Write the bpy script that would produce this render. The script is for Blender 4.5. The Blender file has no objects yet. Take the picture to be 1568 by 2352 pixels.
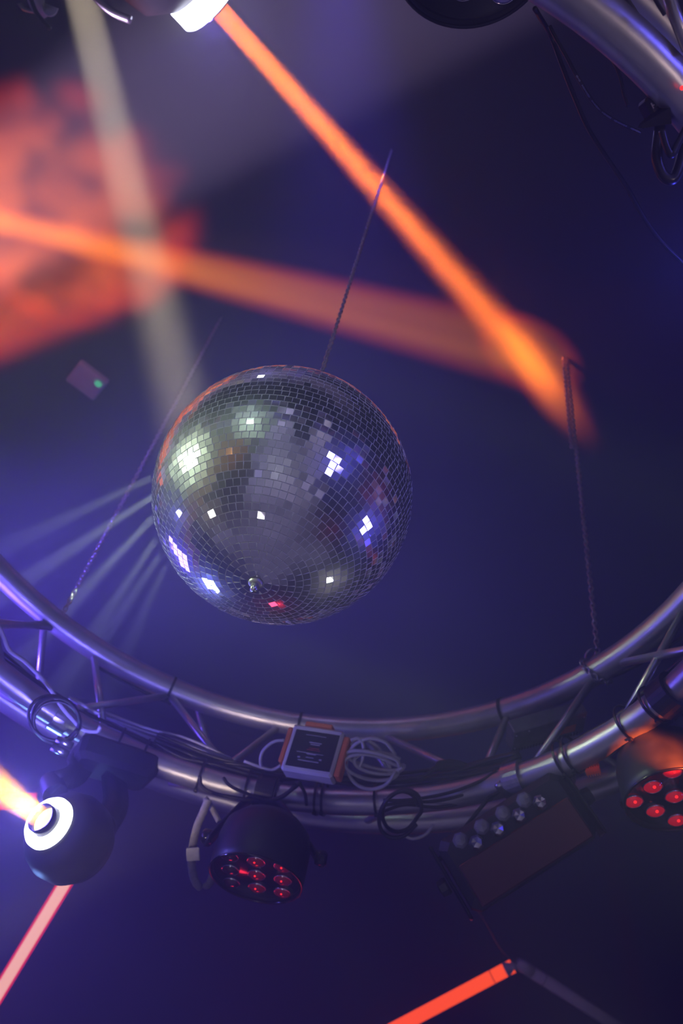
import bpy, math, random
from mathutils import Vector, Matrix
random.seed(7)
scene = bpy.context.scene
col = scene.collection
V = Vector
PI = math.pi

# ------------------------------------------------------------------ camera
F_PX, CX, CY = 2085.0, 784.0, 1176.0
CAM = V((0, 0, 1.55))
Zc = V((379, -1671, F_PX)).normalized()            # the zenith seen by the camera
Yc = (V((0, 0, 1)) - Zc * Zc.z).normalized()
Xc = Yc.cross(Zc)
ROT = Matrix((Xc, Yc, Zc))                         # camera axes (right, down, forward) -> world
def W(v): return CAM + ROT @ V(v)
def D(v): return (ROT @ V(v)).normalized()
def at(px, py, z): return W(((px - CX) / F_PX * z, (py - CY) / F_PX * z, z))
def at_h(px, py, h):
    d = ROT @ V((px - CX, py - CY, F_PX))
    return CAM + d * ((h - CAM.z) / d.z)
cam_d = bpy.data.cameras.new('camera'); cam = bpy.data.objects.new('camera', cam_d); col.objects.link(cam)
cam_d.sensor_fit = 'VERTICAL'; cam_d.sensor_height = 36.0; cam_d.lens = 36.0 * F_PX / 2352.0
cam_d.clip_start = 0.02; cam_d.clip_end = 60
m3 = Matrix((D((1, 0, 0)), D((0, -1, 0)), D((0, 0, -1)))).transposed()
cam.matrix_world = Matrix.Translation(CAM) @ m3.to_4x4()
scene.camera = cam
cam_d.dof.use_dof = True; cam_d.dof.focus_distance = 1.17; cam_d.dof.aperture_fstop = 5.0

# ------------------------------------------------------------------ view, world, haze
scene.view_settings.view_transform = 'Standard'; scene.view_settings.look = 'None'
scene.view_settings.exposure = 0.0; scene.view_settings.gamma = 1.0
scene.view_settings.use_curve_mapping = False
cy = scene.cycles
cy.max_bounces = 5; cy.diffuse_bounces = 2; cy.glossy_bounces = 3; cy.transmission_bounces = 3
cy.volume_bounces = 0; cy.transparent_max_bounces = 6; cy.sample_clamp_indirect = 3.0
cy.caustics_reflective = False; cy.caustics_refractive = False
world = bpy.data.worlds.new('club_air'); scene.world = world; world.use_nodes = True
nt = world.node_tree; nt.nodes.clear()
wo = nt.nodes.new('ShaderNodeOutputWorld'); bg = nt.nodes.new('ShaderNodeBackground')
bg.inputs['Color'].default_value = (0.01, 0.008, 0.03, 1); bg.inputs['Strength'].default_value = 0.0
vs = nt.nodes.new('ShaderNodeVolumeScatter')
HAZE = 0.2
vs.inputs['Color'].default_value = (1, 1, 1, 1); vs.inputs['Density'].default_value = HAZE
vs.inputs['Anisotropy'].default_value = 0.0
nt.links.new(bg.outputs[0], wo.inputs['Surface']); nt.links.new(vs.outputs[0], wo.inputs['Volume'])

CEIL = 4.15
# ------------------------------------------------------------------ lamps
def aim(o, p, q):
    d = (q - p).normalized()
    o.matrix_world = Matrix.Translation(p) @ d.to_track_quat('-Z', 'Y').to_matrix().to_4x4()
def spot(name, p, q, watts, color, half_deg, radius=0.01, blend=0.15, core=None, core_frac=0.6, streak=0.0, seed=0.0, streak_scale=60.0, disk=None):
    L = bpy.data.lights.new(name, 'AREA' if disk else 'SPOT'); o = bpy.data.objects.new(name, L); col.objects.link(o)
    L.energy = watts; L.color = (1, 1, 1) if core or streak else color
    if disk: L.shape = 'DISK'; L.size = disk * 2; L.spread = math.radians(half_deg * 2)
    else: L.spot_size = math.radians(half_deg * 2); L.spot_blend = blend; L.shadow_soft_size = radius
    aim(o, p, q)
    if core or streak:
        L.use_nodes = True; t = L.node_tree; t.nodes.clear()
        out = t.nodes.new('ShaderNodeOutputLight'); em = t.nodes.new('ShaderNodeEmission')
        t.links.new(em.outputs[0], out.inputs[0])
        g = t.nodes.new('ShaderNodeNewGeometry'); d = (q - p).normalized()
        dot = t.nodes.new('ShaderNodeVectorMath'); dot.operation = 'DOT_PRODUCT'
        dot.inputs[1].default_value = d; t.links.new(g.outputs['Incoming'], dot.inputs[0])
        ab = t.nodes.new('ShaderNodeMath'); ab.operation = 'ABSOLUTE'; t.links.new(dot.outputs['Value'], ab.inputs[0])
        mr = t.nodes.new('ShaderNodeMapRange')
        mr.inputs['From Min'].default_value = math.cos(math.radians(half_deg)); mr.inputs['From Max'].default_value = 1.0
        t.links.new(ab.outputs[0], mr.inputs['Value'])
        cr = t.nodes.new('ShaderNodeValToRGB')
        cr.color_ramp.elements[0].position = 0.1; cr.color_ramp.elements[0].color = (*color, 1)
        cr.color_ramp.elements[1].position = 1 - core_frac * core_frac + 0.05; cr.color_ramp.elements[1].color = (*(core or color), 1)
        t.links.new(mr.outputs[0], cr.inputs[0]); t.links.new(cr.outputs[0], em.inputs['Color'])
        if streak:
            no = t.nodes.new('ShaderNodeTexNoise'); no.inputs['Scale'].default_value = streak_scale; no.inputs['Detail'].default_value = 2
            no.noise_dimensions = '4D'; no.inputs['W'].default_value = seed
            t.links.new(g.outputs['Incoming'], no.inputs['Vector'])
            m2 = t.nodes.new('ShaderNodeMapRange'); m2.inputs['From Min'].default_value = 0.38; m2.inputs['From Max'].default_value = 0.62
            m2.inputs['To Min'].default_value = 1 - streak; m2.inputs['To Max'].default_value = 1 + streak
            t.links.new(no.outputs[0], m2.inputs['Value']); t.links.new(m2.outputs[0], em.inputs['Strength'])
    return o
def point(name, p, watts, color, radius=0.03):
    L = bpy.data.lights.new(name, 'POINT'); o = bpy.data.objects.new(name, L); col.objects.link(o)
    L.energy = watts; L.color = color; L.shadow_soft_size = radius; o.location = p
    return o

BLUE = (0.13, 0.075, 1.0)
BALL_C = at(650, 1138, 1.30); BALL_R = 0.1845
def ball_lamp(name, px, py, dist, watts, color, radius=0.03, half=5.9):
    """a room lamp standing where the ball's tiles at (px, py) mirror it"""
    d = V(((px - CX) / F_PX, (py - CY) / F_PX, 1.0)).normalized(); c = ROT.transposed() @ (BALL_C - CAM)
    b = d.dot(c); t = b - math.sqrt(max(0, b * b - c.length_squared + BALL_R ** 2)); h = d * t
    n = (h - c).normalized(); r = d - n * 2 * d.dot(n)
    p = W(h + r * dist)
    return spot(name, p, BALL_C, watts, color, half, radius, 0.3)
HEAD_A = at(97, 1880, 1.48); HEAD_A_DIR = D((-0.40, -0.66, -0.64))
HEAD_B = at(496, 14, 2.0)
B_END = at_h(1235, 850, CEIL); HEAD_B_DIR = (B_END - HEAD_B).normalized()
# moving head beams
spot('head_beam_top', HEAD_B + HEAD_B_DIR * 0.012, B_END, 6.6, (1.0, 0.035, 0.012), 3.0, 0.022, 0.12, (1.0, 0.19, 0.01), 0.7, 0.5, 1.0, 70, disk=.022)
spot('head_beam_low', HEAD_A + HEAD_A_DIR * 0.009, HEAD_A + HEAD_A_DIR, 9, (1.0, 0.14, 0.003), 8, 0.012, 0.15, (1.0, 0.36, 0.01), 0.8, 0.3, 2.0, 70, disk=.017)
# beam from a moving head left of the frame, crossing behind the ball
SRC_L = at(-330, 425, 1.5)
spot('beam_from_left', SRC_L, at_h(1210, 812, CEIL), 3200, (1.0, 0.03, 0.02), 3.4, 0.02, 0.12, (1.0, 0.30, 0.005), 0.6, 0.35, 3.0, 40)
spot('beam_wide_left', SRC_L, at_h(1500, 800, CEIL), 40, (0.7, 0.25, 0.2), 5.5, 0.02, 0.3)
# wide cone rising from lower left to upper right
SRC_W = at(-1300, 1330, 1.9)
spot('wide_cone_violet', SRC_W, at(475, 175, 1.9), 1700, (0.50, 0.36, 0.70), 6.3, 0.03, 0.12)
spot('wide_cone_red', SRC_W, at_h(110, 500, CEIL), 2800, (1.0, 0.03, 0.01), 13, 0.03, 0.25, (1.0, 0.17, 0.01), 0.6, 0.95, 5.0, 14)
# pinspot on the ball
SRC_P = at(150, -160, 2.1)
spot('ball_pinspot', SRC_P, at(440, 1020, 1.34), .75, (1.0, 0.84, 0.60), 1.4, 0.034, 0.3, disk=.036)
spot('orange_spill_on_par', at(2500, 1900, 0.8), at(1535, 1728, 1.40), 420, (1.0, 0.13, 0.015), 2.6, 0.01, 0.3, None, 0.6, 0.9, 8.0, 60)  # added spot standing in for beam light spilling on the par
spot('red_spill_on_clamps', at(1500, 2500, 1.0), at(1372, 1790, 1.5), 3, (1.0, 0.02, 0.02), 2.6, 0.01, 0.3)  # added spot in place of red beam light on the clamps
# narrow spots added at the ball in place of its reflected shafts, lower left
for i, (x0, y0, x1, y1, w_) in enumerate(((360, 1092, 0, 1262, 60), (358, 1135, 30, 1350, 110), (362, 1178, 95, 1460, 110), (368, 1225, 170, 1520, 60), (376, 1262, 215, 1500, 35), (384, 1290, 270, 1540, 20))):
    a = at(x0, y0, 1.36); b = at(x1, y1, 2.4)
    spot('shaft_stand_in', a, b, w_ * 2.5, (0.8, 0.95, 0.75), 1.5, 0.006, 0.4)
# lamps around the room that the ball mirrors
ball_lamp('side_spot_pale_green', 428, 1050, 1.3, 560, (0.80, 1.0, 0.66), 0.27)
ball_lamp('side_spot_pale_green', 570, 968, 1.5, 80, (0.72, 1.0, 0.78), 0.15)
ball_lamp('side_spot_blue', 775, 1065, 1.8, 130, (0.14, 0.12, 1.0), 0.26)
ball_lamp('side_spot_blue', 848, 1208, 1.8, 130, (0.14, 0.12, 1.0), 0.24)
ball_lamp('side_spot_blue', 485, 1352, 1.4, 90, (0.22, 0.42, 1.0), 0.15)
ball_lamp('side_spot_blue', 410, 1185, 1.4, 40, (0.25, 0.25, 1.0), 0.08)
ball_lamp('side_spot_white', 640, 1080, 2.4, 34, (0.8, 0.82, 1.0), 0.14)
ball_lamp('side_spot_white', 757, 1330, 1.5, 16, (1.0, 0.97, 0.88), 0.08)
ball_lamp('side_spot_warm', 482, 1182, 1.6, 8, (1.0, 0.85, 0.7), 0.06)
ball_lamp('side_spot_orange', 530, 1036, 1.8, 7, (1.0, 0.42, 0.12), 0.06)
ball_lamp('side_spot_red', 630, 1388, 1.5, 7, (1.0, 0.02, 0.05), 0.10)
ball_lamp('side_spot_red', 858, 1138, 1.8, 5, (1.0, 0.02, 0.05), 0.06)
ball_lamp('side_spot_red', 758, 1214, 1.8, 2, (1.0, 0.02, 0.05), 0.04)
spot('floor_fill', V((-0.6, -1.9, 3.9)), V((-0.5, -2.0, 0)), 1000, (0.62, 0.55, 1.0), 22, 0.1, 0.4)  # unseen spot added so the floor brightens in the ball's tiles
spot('floor_fill', V((0.9, -2.0, 3.9)), V((0.8, -2.1, 0)), 700, (0.8, 0.68, 1.0), 22, 0.1, 0.4)  # second unseen spot, likewise added for the tile reflections
for q_ in ((0.0, 0.4), (-1.3, 1.2), (1.3, 1.2), (0.0, 1.9), (-1.0, -0.8), (1.0, -0.8)):
    spot('floor_fill_low', V((q_[0], q_[1], 1.25)), V((q_[0], q_[1], 0)), 34, (0.66, 0.58, 1.0), 62, 0.06, 0.8)  # unseen low spots added to light the floor mirrored in the ball
spot('wall_fill', V((-1.2, -1.0, 0.6)), V((-1.4, -3.0, 1.6)), 160, (0.45, 0.4, 1.0), 35, 0.1, 0.6)  # unseen spot added to light the wall the ball mirrors
spot('wall_fill', V((1.2, -1.0, 0.6)), V((1.4, -3.0, 1.6)), 160, (0.6, 0.5, 1.0), 35, 0.1, 0.6)  # its added counterpart on the right, also unseen
spot('ball_key', V((-0.75, -0.35, 0.8)), BALL_C, 3.6, (0.62, 0.58, 1.0), 7.5, 0.05, 0.3)  # unseen spot added to brighten the ball's tile edges
spot('ball_key', V((0.5, -0.2, 0.6)), BALL_C, 1.8, (0.62, 0.56, 1.0), 7.5, 0.05, 0.3)  # weaker added spot on the ball from the right
spot('effect_key', V((0.35, -0.1, 1.0)), at(1160, 1870, 1.5), 1.5, (1.0, 0.85, 0.95), 6, 0.02, 0.4)  # unseen spot added to bring out the effect light's lenses
spot('psu_key', V((0.45, 0.55, 0.95)), at(1270, 1680, 1.7), 1.0, (1.0, 0.8, 0.8), 5, 0.02, 0.6)  # unseen spot added to lift the power supply and its label
spot('tube_key', V((0.3, 0.4, 0.7)), at(1330, 2300, 3.0), 26, (1.0, 0.85, 1.0), 6, 0.02, 0.4)  # unseen spot added to brighten the unlit tube
# blue washes
spot('blue_wash_left', at(-420, 1500, 1.7), at(300, 1250, 2.2), 230, BLUE, 32, 0.12, 1.0)
point('blue_wash_left', at(-330, 1700, 1.7), 20, BLUE, 0.15)
point('led_ring_glow_low', HEAD_A + HEAD_A_DIR * 0.05, 4.6, (0.17, 0.14, 1.0), 0.02)
point('led_ring_glow_top', HEAD_B - HEAD_B_DIR * 0.02 + D((0, 1, 0)) * 0.05, 3.2, (0.16, 0.11, 1.0), 0.02)
spot('blue_wash_center', at(760, -420, 1.8), at(800, 480, 2.4), 105, (0.10, 0.06, 1.0), 19, 0.05, 1.0)
spot('blue_wash_low', at(-500, 900, 2.0), at(520, 1360, 2.6), 80, (0.10, 0.06, 1.0), 16, 0.05, 1.0)
point('blue_lamp_cables', at(1650, 600, 1.02), 0.7, (0.08, 0.08, 1.0), 0.02)
point('blue_lamp_right', at(1700, 610, 2.2), 0.18, (0.05, 0.06, 1.0), 0.03)
point('blue_lamp_par', at(1720, 1700, 1.2), 0.08, (0.08, 0.06, 1.0), 0.03)
# unseen fill spots added to brighten the truss
spot('front_fill', V((-0.5, 0.25, 0.8)), at(740, 1740, 1.8), 7.5, (0.95, 0.82, 1.0), 18, 0.12, 0.6)
spot('warm_side_wash', at(-260, 2300, 1.0), at(500, 1780, 1.75), 12, (1.0, 0.75, 0.6), 9, 0.03, 0.7)
spot('pipe_fill', V((1.1, -0.6, 1.3)), at(1420, 120, 1.0), 15, (1.0, 0.72, 0.72), 16, 0.05, 0.7)  # added to brighten the thick tube at top right
spot('front_fill', V((1.0, 0.3, 0.8)), at(1150, 1650, 1.8), 2.0, (0.6, 0.5, 1.0), 20, 0.12, 0.6)

# ------------------------------------------------------------------ materials
def mat(name, color, rough=0.5, metal=0.0, noise=0.0, nscale=30.0, coat=0.0, bump=0.0, col2=None, trans=0.0, emit=None, estr=0.0, stretch=None, alpha=1.0):
    m = bpy.data.materials.new(name); m.use_nodes = True; t = m.node_tree; b = t.nodes['Principled BSDF']
    b.inputs['Base Color'].default_value = (*color, 1); b.inputs['Roughness'].default_value = rough; b.inputs['Metallic'].default_value = metal
    b.inputs['Coat Weight'].default_value = coat; b.inputs['Transmission Weight'].default_value = trans; b.inputs['Alpha'].default_value = alpha
    if emit: b.inputs['Emission Color'].default_value = (*emit, 1); b.inputs['Emission Strength'].default_value = estr
    if noise or bump:
        tc = t.nodes.new('ShaderNodeTexCoord'); no = t.nodes.new('ShaderNodeTexNoise'); no.inputs['Scale'].default_value = nscale; no.inputs['Detail'].default_value = 5
        mp = t.nodes.new('ShaderNodeMapping'); t.links.new(tc.outputs['Object'], mp.inputs[0]); t.links.new(mp.outputs[0], no.inputs['Vector'])
        if stretch: mp.inputs['Scale'].default_value = stretch
        if noise:
            cr = t.nodes.new('ShaderNodeValToRGB'); c2 = col2 or tuple(c * (1 - noise) for c in color)
            cr.color_ramp.elements[0].position = 0.35; cr.color_ramp.elements[1].position = 0.65
            cr.color_ramp.elements[0].color = (*c2, 1); cr.color_ramp.elements[1].color = (*color, 1)
            t.links.new(no.outputs[0], cr.inputs[0]); t.links.new(cr.outputs[0], b.inputs['Base Color'])
            mr = t.nodes.new('ShaderNodeMapRange'); mr.inputs['To Min'].default_value = min(1, rough + 0.12); mr.inputs['To Max'].default_value = max(0.02, rough - 0.06)
            t.links.new(no.outputs[0], mr.inputs['Value']); t.links.new(mr.outputs[0], b.inputs['Roughness'])
        if bump:
            bp = t.nodes.new('ShaderNodeBump'); bp.inputs['Strength'].default_value = bump; bp.inputs['Distance'].default_value = 0.002
            t.links.new(no.outputs[0], bp.inputs['Height']); t.links.new(bp.outputs[0], b.inputs['Normal'])
    return m
def emis(name, color, strength):
    m = bpy.data.materials.new(name); m.use_nodes = True; t = m.node_tree; t.nodes.clear()
    o = t.nodes.new('ShaderNodeOutputMaterial'); e = t.nodes.new('ShaderNodeEmission')
    e.inputs[0].default_value = (*color, 1); e.inputs[1].default_value = strength; t.links.new(e.outputs[0], o.inputs[0])
    return m
M = {}
M['alu'] = mat('brushed_aluminium', (0.62, 0.61, 0.60), 0.34, 0.85, 0.25, 14, bump=0.15)
M['alu_dull'] = mat('dull_aluminium', (0.5, 0.49, 0.48), 0.45, 0.8, 0.3, 20)
M['steel'] = mat('zinc_steel', (0.62, 0.62, 0.64), 0.28, 1.0, 0.2, 80)
M['black'] = mat('black_powder_coat', (0.022, 0.022, 0.026), 0.42, 0.0, 0.3, 60, bump=0.1)
M['black_gloss'] = mat('black_gloss_plastic', (0.012, 0.012, 0.014), 0.16, 0.0, 0.2, 20, coat=0.4)
M['barrel'] = mat('satin_inner_barrel', (0.35, 0.33, 0.32), 0.4, 0.0, 0.1, 30)
M['rubber'] = mat('black_rubber_cable', (0.022, 0.022, 0.026), 0.32, 0.0, 0.2, 60)
M['tie'] = mat('black_cable_tie_nylon', (0.01, 0.01, 0.012), 0.3, 0.0, 0.2, 60)
M['grey_cable'] = mat('grey_cable_sheath', (0.62, 0.61, 0.64), 0.5, 0.0, 0.15, 60)
M['velcro'] = mat('grey_webbing', (0.30, 0.29, 0.31), 0.8, 0.0, 0.3, 200, bump=0.3)
M['tag'] = mat('pale_tag', (0.6, 0.6, 0.6), 0.7, 0.0, 0.15, 120)
M['white'] = mat('white_plastic', (0.72, 0.71, 0.72), 0.42, 0.0, 0.1, 30)
M['orange'] = mat('orange_plastic', (0.9, 0.24, 0.06), 0.45, 0.0, 0.12, 30)
M['label'] = mat('dark_label_film', (0.012, 0.012, 0.02), 0.6, 0.0, 0.2, 20)
M['print'] = mat('pale_print', (0.45, 0.45, 0.5), 0.6, 0.0, 0.1, 50)
M['print_red'] = mat('red_print', (0.5, 0.05, 0.04), 0.6, 0.0, 0.1, 50)
M['mirror'] = mat('mirror_glass_tile', (0.86, 0.88, 0.90), 0.03, 1.0)
_t = M['mirror'].node_tree; _g = _t.nodes.new('ShaderNodeBsdfGlossy'); _g.inputs['Roughness'].default_value = 0.36
_g.inputs['Color'].default_value = (0.8, 0.8, 0.82, 1); _mx = _t.nodes.new('ShaderNodeMixShader'); _mx.inputs[0].default_value = 0.17
_o = _t.nodes['Material Output']; _t.links.new(_t.nodes['Principled BSDF'].outputs[0], _mx.inputs[1]); _t.links.new(_g.outputs[0], _mx.inputs[2]); _t.links.new(_mx.outputs[0], _o.inputs['Surface'])   # dusty film
M['tile_edge'] = mat('cut_glass_edge_and_grout', (0.88, 0.90, 0.93), 0.3, 0.0, 0.06, 120, coat=0.3)
M['shellmetal'] = mat('dark_perforated_steel', (0.22, 0.22, 0.24), 0.4, 0.6, 0.3, 40)
M['ceiling'] = mat('black_painted_ceiling', (0.009, 0.009, 0.010), 0.9, 0.0, 0.3, 1.5)
M['wall'] = mat('black_painted_wall', (0.012, 0.012, 0.014), 0.9, 0.0, 0.3, 1.2)
M['floor'] = mat('dark_dance_floor', (0.22, 0.21, 0.22), 0.5, 0.0, 0.3, 2)
M['lens_dark'] = mat('unlit_lens', (0.10, 0.015, 0.02), 0.06, 0.0, 0.1, 30, coat=1.0)
M['lens_red'] = mat('dim_red_lens', (0.25, 0.01, 0.02), 0.06, 0.0, 0.1, 30, coat=1.0, emit=(1, 0.01, 0.03), estr=0.35)
M['lens_faint'] = mat('faint_red_lens', (0.16, 0.01, 0.02), 0.06, 0.0, 0.1, 30, coat=1.0, emit=(1, 0.01, 0.03), estr=0.05)
M['reflector'] = mat('chrome_lens_cup', (0.8, 0.8, 0.82), 0.12, 1.0, 0.1, 60)
M['chip_red'] = emis('red_chip_glint', (1.0, 0.02, 0.02), 1.6)  # also serves as the painted red glint on the par lenses
M['crystal'] = mat('clear_faceted_lens', (0.85, 0.86, 0.9), 0.05, 0.0, coat=1.0, trans=0.7)
M['smoked'] = mat('dark_red_acrylic', (0.09, 0.014, 0.018), 0.2, 0.0, 0.2, 15, coat=0.5)
M['ring_white'] = emis('white_led_ring', (0.80, 0.82, 1.0), 9.0)
M['lens_hot'] = emis('lit_beam_lens', (1.0, 0.72, 0.34), 3.2)
M['tube_core'] = emis('pink_overexposed_core', (1.0, 0.46, 0.34), 1.45)  # overexposed middle of the tube's glow put into the colour
M['tube_red'] = emis('red_led_tube', (1.0, 0.02, 0.03), 1.1)
M['tube_orange'] = emis('orange_red_led_tube', (1.0, 0.075, 0.012), 1.9)
M['tube_off'] = mat('unlit_milky_tube', (0.62, 0.56, 0.58), 0.5, 0.0, 0.1, 30)
M['green_led'] = emis('green_indicator', (0.12, 0.75, 0.38), 0.8)
M['red_led'] = emis('red_indicator', (1.0, 0.02, 0.02), 3.0)
M['off_white'] = mat('off_white_casing', (0.55, 0.54, 0.55), 0.6, 0.0, 0.1, 30)

# ------------------------------------------------------------------ mesh helpers
class MB:
    def __init__(s): s.v = []; s.f = []; s.sm = []
    def add(s, vs, fs, smooth=True):
        k = len(s.v); s.v += [V(v) for v in vs]
        for f in fs: s.f.append([i + k for i in f]); s.sm.append(smooth)
        return s
    def box(s, fr, sx, sy, sz, c=(0, 0, 0), bev=0.0):
        cx_, cy_, cz_ = c; hx, hy, hz = sx / 2, sy / 2, sz / 2
        b = min(bev, hx * .9, hy * .9, hz * .9)
        if b <= 0:
            vs_ = [fr(cx_ + i * hx, cy_ + j * hy, cz_ + k * hz) for i in (-1, 1) for j in (-1, 1) for k in (-1, 1)]
            return s.add(vs_, [(0, 1, 3, 2), (4, 6, 7, 5), (0, 4, 5, 1), (2, 3, 7, 6), (0, 2, 6, 4), (1, 5, 7, 3)], False)
        # chamfered box: three-ring corners
        prof = [(hx - b, hy), (hx, hy - b)]
        ring = []
        for (qx, qy) in ((1, 1), (1, -1), (-1, -1), (-1, 1)):
            pts = [(hx - b, hy), (hx, hy - b)] if qx * qy > 0 else [(hx, hy - b), (hx - b, hy)]
            for (a, c_) in pts: ring.append((a * qx, c_ * qy))
        lev = [(-hz, b), (-hz + b, 0), (hz - b, 0), (hz, b)]
        vs_ = []
        for z, ins in lev:
            for (x, y) in ring:
                fx = (hx - ins) / hx; fy = (hy - ins) / hy
                vs_.append(fr(cx_ + x * fx, cy_ + y * fy, cz_ + z))
        n = 8; fs = []
        for l in range(3):
            for i in range(n): fs.append((l * n + i, l * n + (i + 1) % n, (l + 1) * n + (i + 1) % n, (l + 1) * n + i))
        fs.append(tuple(reversed(range(n)))); fs.append(tuple(range(3 * n, 4 * n)))
        return s.add(vs_, fs, False)
    def tube(s, pts, r, n=10, closed=False, caps=True, flat=None):
        pts = [V(p) for p in pts]; m = len(pts)
        if m < 2: return s
        tang = []
        for i in range(m):
            a = pts[(i - 1) % m] if (closed or i > 0) else pts[i]; b = pts[(i + 1) % m] if (closed or i < m - 1) else pts[i]
            tang.append((b - a).normalized())
        u = tang[0].orthogonal().normalized(); vs_ = []
        for i in range(m):
            u = (u - tang[i] * u.dot(tang[i])).normalized(); w = tang[i].cross(u)
            rr = r[i] if isinstance(r, (list, tuple)) else r
            for k in range(n):
                a = 2 * PI * k / n; vs_.append(pts[i] + (u * math.cos(a) + w * math.sin(a)) * rr)
        fs = []
        for i in range(m if closed else m - 1):
            j = (i + 1) % m
            for k in range(n): fs.append((i * n + k, i * n + (k + 1) % n, j * n + (k + 1) % n, j * n + k))
        if caps and not closed: fs.append(tuple(reversed(range(n)))); fs.append(tuple(range((m - 1) * n, m * n)))
        return s.add(vs_, fs)
    def ribbon(s, pts, side, w, th):
        pts = [V(p) for p in pts]; vs_ = []; m = len(pts)
        for i in range(m):
            a = pts[max(0, i - 1)]; b = pts[min(m - 1, i + 1)]; t = (b - a).normalized()
            sd = (side - t * side.dot(t)).normalized(); up = t.cross(sd)
            for (x, y) in ((-1, -1), (1, -1), (1, 1), (-1, 1)): vs_.append(pts[i] + sd * x * w / 2 + up * y * th / 2)
        fs = [(i * 4 + k, i * 4 + (k + 1) % 4, (i + 1) * 4 + (k + 1) % 4, (i + 1) * 4 + k) for i in range(m - 1) for k in range(4)]
        fs += [(3, 2, 1, 0), tuple(range((m - 1) * 4, m * 4))]
        return s.add(vs_, fs)
    def lathe(s, fr, prof, n=40, smooth=True, closed=False):
        vs_ = []; m = len(prof)
        for (r, z) in prof:
            for k in range(n): a = 2 * PI * k / n; vs_.append(fr(r * math.cos(a), r * math.sin(a), z))
        fs = []
        for i in range(m if closed else m - 1):
            j = (i + 1) % m
            for k in range(n): fs.append((i * n + k, i * n + (k + 1) % n, j * n + (k + 1) % n, j * n + k))
        return s.add(vs_, fs, smooth)
    def sphere(s, c, r, n=16, fr=None):
        fr = fr or (lambda x, y, z: V(c) + V((x, y, z)))
        return s.lathe(fr, [(max(1e-5, r * math.sin(PI * i / n)), -r * math.cos(PI * i / n)) for i in range(n + 1)], n * 2)
    def torus(s, c, ax, R, r, n=24, k=8, squash=1.0, side=None):
        ax = V(ax).normalized(); u = side.normalized() if side else ax.orthogonal().normalized(); w = ax.cross(u)
        return s.tube([V(c) + u * R * math.cos(2 * PI * i / n) + w * R * squash * math.sin(2 * PI * i / n) for i in range(n)], r, k, closed=True)
def frame(o, z, xh=None):
    o = V(o); z = V(z).normalized(); x = V(xh) if xh is not None else z.orthogonal()
    x = (x - z * x.dot(z)).normalized(); y = z.cross(x)
    f = lambda a, b, c: o + x * a + y * b + z * c
    f.o, f.x, f.y, f.z = o, x, y, z
    return f
def spline(pts, n=8):
    pts = [V(p) for p in pts]; out = []
    for i in range(len(pts) - 1):
        p0 = pts[i - 1] if i else pts[0] * 2 - pts[1]; p1 = pts[i]; p2 = pts[i + 1]; p3 = pts[i + 2] if i + 2 < len(pts) else p2 * 2 - p1
        for k in range(n):
            t = k / n; out.append(0.5 * ((2 * p1) + (p2 - p0) * t + (2 * p0 - 5 * p1 + 4 * p2 - p3) * t * t + (3 * p1 - 3 * p2 + p3 - p0) * t ** 3))
    out.append(pts[-1]); return out
def rootof(o):
    while o.parent: o = o.parent
    return o
def thing(name, loc, label, cat, group=None):
    o = bpy.data.objects.new(name, None); col.objects.link(o); o.location = loc; o.empty_display_size = 0.05
    o['label'] = label; o['category'] = cat
    if group: o['group'] = group
    return o
def part(mb, name, m, parent, label=None):
    L = V(rootof(parent).location)
    me = bpy.data.meshes.new(name); me.from_pydata([v - L for v in mb.v], [], mb.f); me.materials.append(m)
    me.polygons.foreach_set('use_smooth', mb.sm); me.update()
    o = bpy.data.objects.new(name, me); col.objects.link(o); o.parent = parent
    if label: o['label'] = label
    return o
def single(mb, name, m, label=None, cat=None, group=None, kind=None):
    c = sum(mb.v, V((0, 0, 0))) / len(mb.v)
    me = bpy.data.meshes.new(name); me.from_pydata([v - c for v in mb.v], [], mb.f); me.materials.append(m)
    me.polygons.foreach_set('use_smooth', mb.sm); me.update()
    o = bpy.data.objects.new(name, me); col.objects.link(o); o.location = c
    if label: o['label'] = label
    if cat: o['category'] = cat
    if group: o['group'] = group
    if kind: o['kind'] = kind
    return o
ID = lambda x, y, z: V((x, y, z))

# ------------------------------------------------------------------ room shell
X0, X1, Y0, Y1 = -3.4, 3.2, -3.0, 3.6
for nm, m, c, s_ in (('ceiling', 'ceiling', ((X0 + X1) / 2, (Y0 + Y1) / 2, CEIL + .05), (X1 - X0, Y1 - Y0, .1)),
                     ('floor', 'floor', ((X0 + X1) / 2, (Y0 + Y1) / 2, -.05), (X1 - X0, Y1 - Y0, .1)),
                     ('wall_left', 'wall', (X0 - .05, (Y0 + Y1) / 2, CEIL / 2), (.1, Y1 - Y0, CEIL)),
                     ('wall_right', 'wall', (X1 + .05, (Y0 + Y1) / 2, CEIL / 2), (.1, Y1 - Y0, CEIL)),
                     ('wall_back', 'wall', ((X0 + X1) / 2, Y1 + .05, CEIL / 2), (X1 - X0, .1, CEIL)),
                     ('wall_front', 'wall', ((X0 + X1) / 2, Y0 - .05, CEIL / 2), (X1 - X0, .1, CEIL))):
    single(MB().box(ID, *s_, c=c), nm, M[m], kind='structure')

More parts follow.
